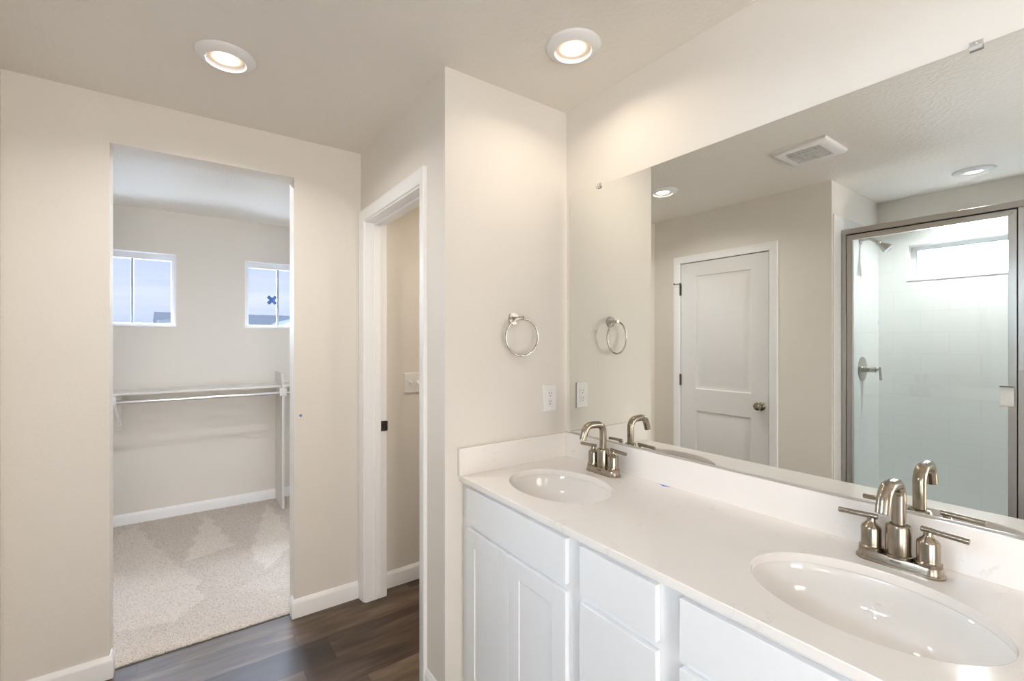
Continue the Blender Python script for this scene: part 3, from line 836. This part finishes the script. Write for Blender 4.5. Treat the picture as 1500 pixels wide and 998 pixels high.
for dx in (-0.023, 0.023):
    b = MB(); b.prism([(-0.005, -0.012), (-0.005, 0.012), (-0.0075, 0.012), (-0.019, 0.008), (-0.019, 0.002), (-0.0075, -0.012)], sx_+dx-0.0048, sx_+dx+0.0048, lambda u, v, w_: (w_, YC+u, sz_+(v if dx < 0 else -v)))
    b.build('toggle', 'plastic', t, smooth=False, bevel=0.0006)

# ------------------------------------------------------------------ closet shelving
ZS0, ZS1, YF = 1.022, 1.039, 4.190
for (a, c, lab) in ((-0.948, 0.674, 'long cream closet shelf on the back wall left of the upright panel'), (0.694, 1.548, 'short end of cream closet shelf right of the upright panel')):
    b = MB(); b.box(a, c, YF, YB-0.001, ZS0, ZS1); tag(b.build('closet_shelf', 'shelf', smooth=False, bevel=0.002), lab, 'shelf', 'closet shelves')
ZR, YRD = 0.977, 4.172
t = thing('closet_divider', (0.684, 4.32, 0.0), 'cream upright closet panel holding the shelves, with notched sloping top', 'closet divider')
b = MB(); b.prism([(4.150, 0.014), (YB-0.014, 0.014), (YB-0.001, 0.10), (YB-0.001, 1.142), (4.225, 1.142), (4.205, 1.135), (4.170, 1.060), (4.150, 1.042)], 0.6745, 0.6935, lambda u, v, w_: (w_, u, v))
b.build('upright_board', 'shelf', t, smooth=False, bevel=0.0012)
b = MB(); b.box(0.656, 0.712, 4.146, 4.196, 0.952, 1.020); b.build('rod_socket', 'shelf', t, smooth=False, bevel=0.002)
for (a, c, lab) in ((-0.948, 0.656, 'long bright steel closet rod under the shelf left of the panel'), (0.712, 1.548, 'short steel closet rod right of the upright panel')):
    b = MB(); b.cyl((a, YRD, ZR), (c, YRD, ZR), 0.0145, 24); tag(b.build('closet_rod', 'rod'), lab, 'closet rod', 'closet rods')
t = thing('shelf_bracket', (-0.388, YB, 0.72), 'pale metal shelf and rod bracket on a wooden block at the left of the closet', 'bracket')
b = MB(); b.box(-0.448, -0.366, YB-0.018, YB-0.001, 0.722, ZS0-0.001); b.build('wall_block', 'shelf', t, smooth=False, bevel=0.0015)
b = MB()
bw = 0.0105
b.prism([(YB-0.018, 0.790), (YB-0.022, 0.790), (YB-0.022, ZS0-0.006), (YRD+0.02, ZS0-0.006), (YRD-0.018, ZS0-0.006), (YRD-0.022, ZS0-0.010), (YRD-0.022, 0.956), (YRD-0.012, 0.950), (YRD+0.010, 0.952), (YRD+0.03, 0.945), (YB-0.03, 0.800), (YB-0.018, 0.830)][0:1] +
        [(YB-0.022, 0.790), (YB-0.032, 0.808), (YRD+0.032, 0.944), (YRD+0.016, 0.956), (YRD-0.012, 0.956), (YRD-0.020, 0.964), (YRD-0.020, ZS0-0.008), (YRD-0.012, ZS0-0.001), (YB-0.018, ZS0-0.001)], -0.398, -0.377, lambda u, v, w_: (w_, u, v))
b.build('bracket_arm', 'trim', t, smooth=False, bevel=0.0015)
b = MB(); b.box(-0.399, -0.376, YB-0.0205, YB-0.018, 0.770, 0.830); pl = b.build('foot_plate', 'trim', t, smooth=False)
b = MB(); b.lathe([(0.0045, 0), (0.0045, 0.002), (0, 0.003)], 12, (-0.3875, YB-0.0205, 0.785), (0, -1, 0)); b.build('screw', 'mullion', pl)

# ------------------------------------------------------------------ shower
XG = -0.690
sd = thing('shower_enclosure', (XG, 0.41, 0.0), 'framed clear glass shower enclosure with brushed metal header, seen in the mirror', 'shower door')
CZ = 0.10
b = MB()
b.box(XG-0.032, XG+0.004, YE+0.010, YS-0.010, 2.100, 2.134)                   # header
b.box(XG-0.030, XG, YS-0.036, YS-0.010, CZ, 2.100)                             # wall jamb by the tile
b.box(XG-0.030, XG, YE+0.010, YE+0.036, CZ, 2.100)
b.box(XG-0.030, XG, YE+0.036, YS-0.036, CZ, CZ+0.025)
b.build('outer_frame', 'shower_metal', sd, smooth=False, bevel=0.002)
b = MB(); b.box(XG-0.032, XG+0.001, 0.335, 0.391, CZ+0.025, 2.100); b.build('middle_post', 'shower_metal', sd, smooth=False, bevel=0.002)
b = MB(); b.box(XG-0.020, XG-0.006, 0.391, YS-0.036, 2.093, 2.100); b.box(XG-0.020, XG-0.012, YS-0.040, YS-0.034, CZ+0.03, 2.095); b.box(XG-0.020, XG-0.012, 0.391, 0.394, CZ+0.03, 2.095)
b.build('gasket', 'gasket', sd, smooth=False)
LYa, LYb, LZa, LZb = 0.394, 1.1335, CZ+0.030, 2.092
b = MB()
def mit(y0, y1, z0, z1, wd):
    o_ = [(y0, z0), (y1, z0), (y1, z1), (y0, z1)]; i_ = [(y0+wd, z0+wd), (y1-wd, z0+wd), (y1-wd, z1-wd), (y0+wd, z1-wd)]
    for k in range(4):
        k2 = (k+1) % 4
        b.prism([o_[k], o_[k2], i_[k2], i_[k]], XG-0.024, XG+0.002, lambda u, v, w_: (w_, u, v))
mit(LYa, LYb, LZa, LZb, 0.031)
lf = b.build('door_frame', 'shower_metal', sd, smooth=False, bevel=0.0015)
b = MB(); b.box(XG-0.014, XG-0.008, LYa+0.028, LYb-0.028, LZa+0.028, LZb-0.028); b.build('door_glass', 'shower_glass', sd, smooth=False)
b = MB(); b.box(XG-0.014, XG-0.008, YE+0.030, 0.340, CZ+0.020, 2.105); b.build('fixed_glass', 'shower_glass', sd, smooth=False)
b = MB(); b.box(XG+0.000, XG+0.020, LYa+0.008, LYa+0.060, 1.166, 1.172); b.box(XG+0.012, XG+0.020, LYa+0.008, LYa+0.060, 1.070, 1.172); b.box(XG+0.000, XG+0.020, LYa+0.008, LYa+0.060, 1.066, 1.072)
h_ = b.build('pull_handle', 'chrome', sd, smooth=False, bevel=0.0015); h_['label'] = 'bright metal pull handle'
pan = MB()
pan.box(XS+0.010, XG-0.075, YE+0.010, YS-0.010, 0.0, 0.030); pan.box(XG-0.075, XG+0.035, YE+0.010, YS-0.010, 0.0, CZ)
tag(pan.build('shower_pan', 'pan', smooth=False, bevel=0.006, seg=3), 'white shower pan with raised curb under the glass enclosure', 'shower pan')
YT = YS-0.009
t = thing('shower_sprayer', (-1.03, YT, 2.115), 'small satin nickel shower head on a bent arm high on the tile', 'shower head')
b = MB(); b.lathe([(0.028, 0), (0.027, 0.005), (0.016, 0.011), (0.0115, 0.013)], 28, (-1.03, YT, 2.112), (0, -1, 0)); b.build('flange', 'nickel_light', t)
b = MB(); b.tube([(-1.03, YT, 2.112), (-1.03, YT-0.030, 2.114), (-1.03, YT-0.055, 2.112), (-1.03, YT-0.072, 2.103), (-1.03, YT-0.090, 2.088), (-1.03, YT-0.104, 2.074)], 0.0105, 18); b.build('shower_arm', 'nickel_light', t, angle=50)
dr = Vector((0, -0.72, -0.69))
b = MB(); b.lathe([(0.011, -0.012), (0.016, -0.006), (0.017, 0.004), (0.0145, 0.010), (0.0165, 0.014), (0.031, 0.052), (0.0345, 0.062), (0.0345, 0.072), (0.030, 0.074), (0, 0.072)], 32, (-1.03, YT-0.104, 2.074), dr); b.build('spray_head', 'nickel_light', t)
t = thing('shower_valve', (-1.072, YT, 1.212), 'round satin nickel shower valve with lever handle on the tile', 'shower valve')
b = MB(); b.lathe([(0.086, 0), (0.085, 0.004), (0.070, 0.009), (0.040, 0.012), (0, 0.012)], 48, (-1.072, YT, 1.212), (0, -1, 0)); b.build('escutcheon', 'nickel_light', t)
b = MB(); b.lathe([(0.024, 0), (0.023, 0.020), (0.019, 0.022), (0.021, 0.026), (0.021, 0.066), (0.018, 0.070), (0.007, 0.072), (0.007, 0.095)], 32, (-1.072, YT-0.011, 1.212), (0, -1, 0)); hb = b.build('handle_hub', 'nickel_light', t)
b = MB(); b.cyl((-1.066, YT-0.100, 1.229), (-1.060, YT-0.108, 1.140), 0.0068, 18, 0.001); b.build('lever', 'nickel_light', hb)

# ------------------------------------------------------------------ bits of blue painter's tape
def tape(name_label, pts, fn, th=0.0006):
    b = MB(); b.prism(pts, 0.0002, th, fn); tag(b.build('tape_scrap', 'tape', smooth=False), name_label, 'tape', 'blue tape scraps')
tape('tiny scrap of blue painter tape on the wall right of the closet opening', [(0.4865, 1.031), (0.5015, 1.032), (0.5015, 1.021), (0.492, 1.019)], lambda u, v, w_: (u, YC-w_, v))
tape('scrap of blue painter tape lying on the countertop against the backsplash', [(1.395, 1.013), (1.3985, 0.975), (1.392, 0.978), (1.384, 0.992)], lambda u, v, w_: (u, v, ZC+w_), 0.0009)
cx_, cz_ = 0.660, 1.777
xp = []
for a in range(4):
    d1 = PI/4+a*PI/2
    for da, r_ in ((-0.30, 0.048), (0.30, 0.048), (PI/4, 0.020)): xp.append((cx_+r_*math.cos(d1+da), cz_+r_*math.sin(d1+da)))
b = MB(); b.prism(xp, YB+0.0785, YB+0.0796, lambda u, v, w_: (u, w_, v)); tag(b.build('tape_cross', 'tape', smooth=False), 'blue painter tape cross stuck on the right closet window pane', 'tape')
tape('tiny strip of blue tape on shower tile in the back corner beside the valve', [(-1.398, 1.532), (-1.405, 1.532), (-1.405, 1.559), (-1.398, 1.559)], lambda u, v, w_: (u, YT-w_, v))

# ------------------------------------------------------------------ the house across the way
hs = thing('neighbour_house', (5, 18, -3.2), 'grey roofed house across the way seen low through the closet windows', 'house')
GZ, EZ, RZ = -3.2, 0.45, 2.43
hx0, hx1, hy0, hy1, hr = -0.80, 16.0, 15.4, 24.6, 20.0
b = MB(); b.prism([(hy0+0.4, GZ), (hy1-0.4, GZ), (hy1-0.4, EZ+0.1), (hr, RZ-0.12), (hy0+0.4, EZ+0.1)], hx0+0.3, hx1-0.3, lambda u, v, w_: (w_, u, v)); b.build('wall', 'siding', hs, smooth=False)
b = MB()
b.prism([(hy0, EZ-0.02), (hr, RZ), (hr, RZ-0.12), (hy0, EZ-0.14)], hx0, hx1, lambda u, v, w_: (w_, u, v)); b.prism([(hr, RZ), (hy1, EZ-0.02), (hy1, EZ-0.14), (hr, RZ-0.12)], hx0, hx1, lambda u, v, w_: (w_, u, v))
rf = b.build('roof', 'shingle', hs, smooth=False)
b = MB(); b.cyl((1.55, 18.6, 1.75), (1.55, 18.6, 2.10), 0.06, 12); b.build('vent_pipe', 'fascia', rf)
gx_, gz_ = 2.90, 2.13
b = MB(); b.prism([(gx_-1.5, 1.16), (gx_, gz_-0.1), (gx_+1.5, 1.16), (gx_+1.5, -0.5), (gx_-1.5, -0.5)], 15.0, 19.0, lambda u, v, w_: (u, w_, v)); b.build('gable_wall', 'siding', hs, smooth=False)
b = MB()
for s_ in (-1, 1): b.prism([(gx_, gz_), (gx_+s_*1.8, gz_-1.044), (gx_+s_*1.8, gz_-1.164), (gx_, gz_-0.12)], 14.6, 19.4, lambda u, v, w_: (u, w_, v))
gr = b.build('gable_roof', 'shingle', hs, smooth=False)
b = MB()
for s_ in (-1, 1): b.prism([(gx_, gz_+0.02), (gx_+s_*1.8, gz_-1.024), (gx_+s_*1.8, gz_-1.224), (gx_, gz_-0.18)], 14.5, 14.6, lambda u, v, w_: (u, w_, v))
b.build('fascia_board', 'fascia', gr, smooth=False)
b = MB(); b.box(-60, 60, 5.5, 90, GZ-0.3, GZ); struct(b.build('ground', 'ground', smooth=False))
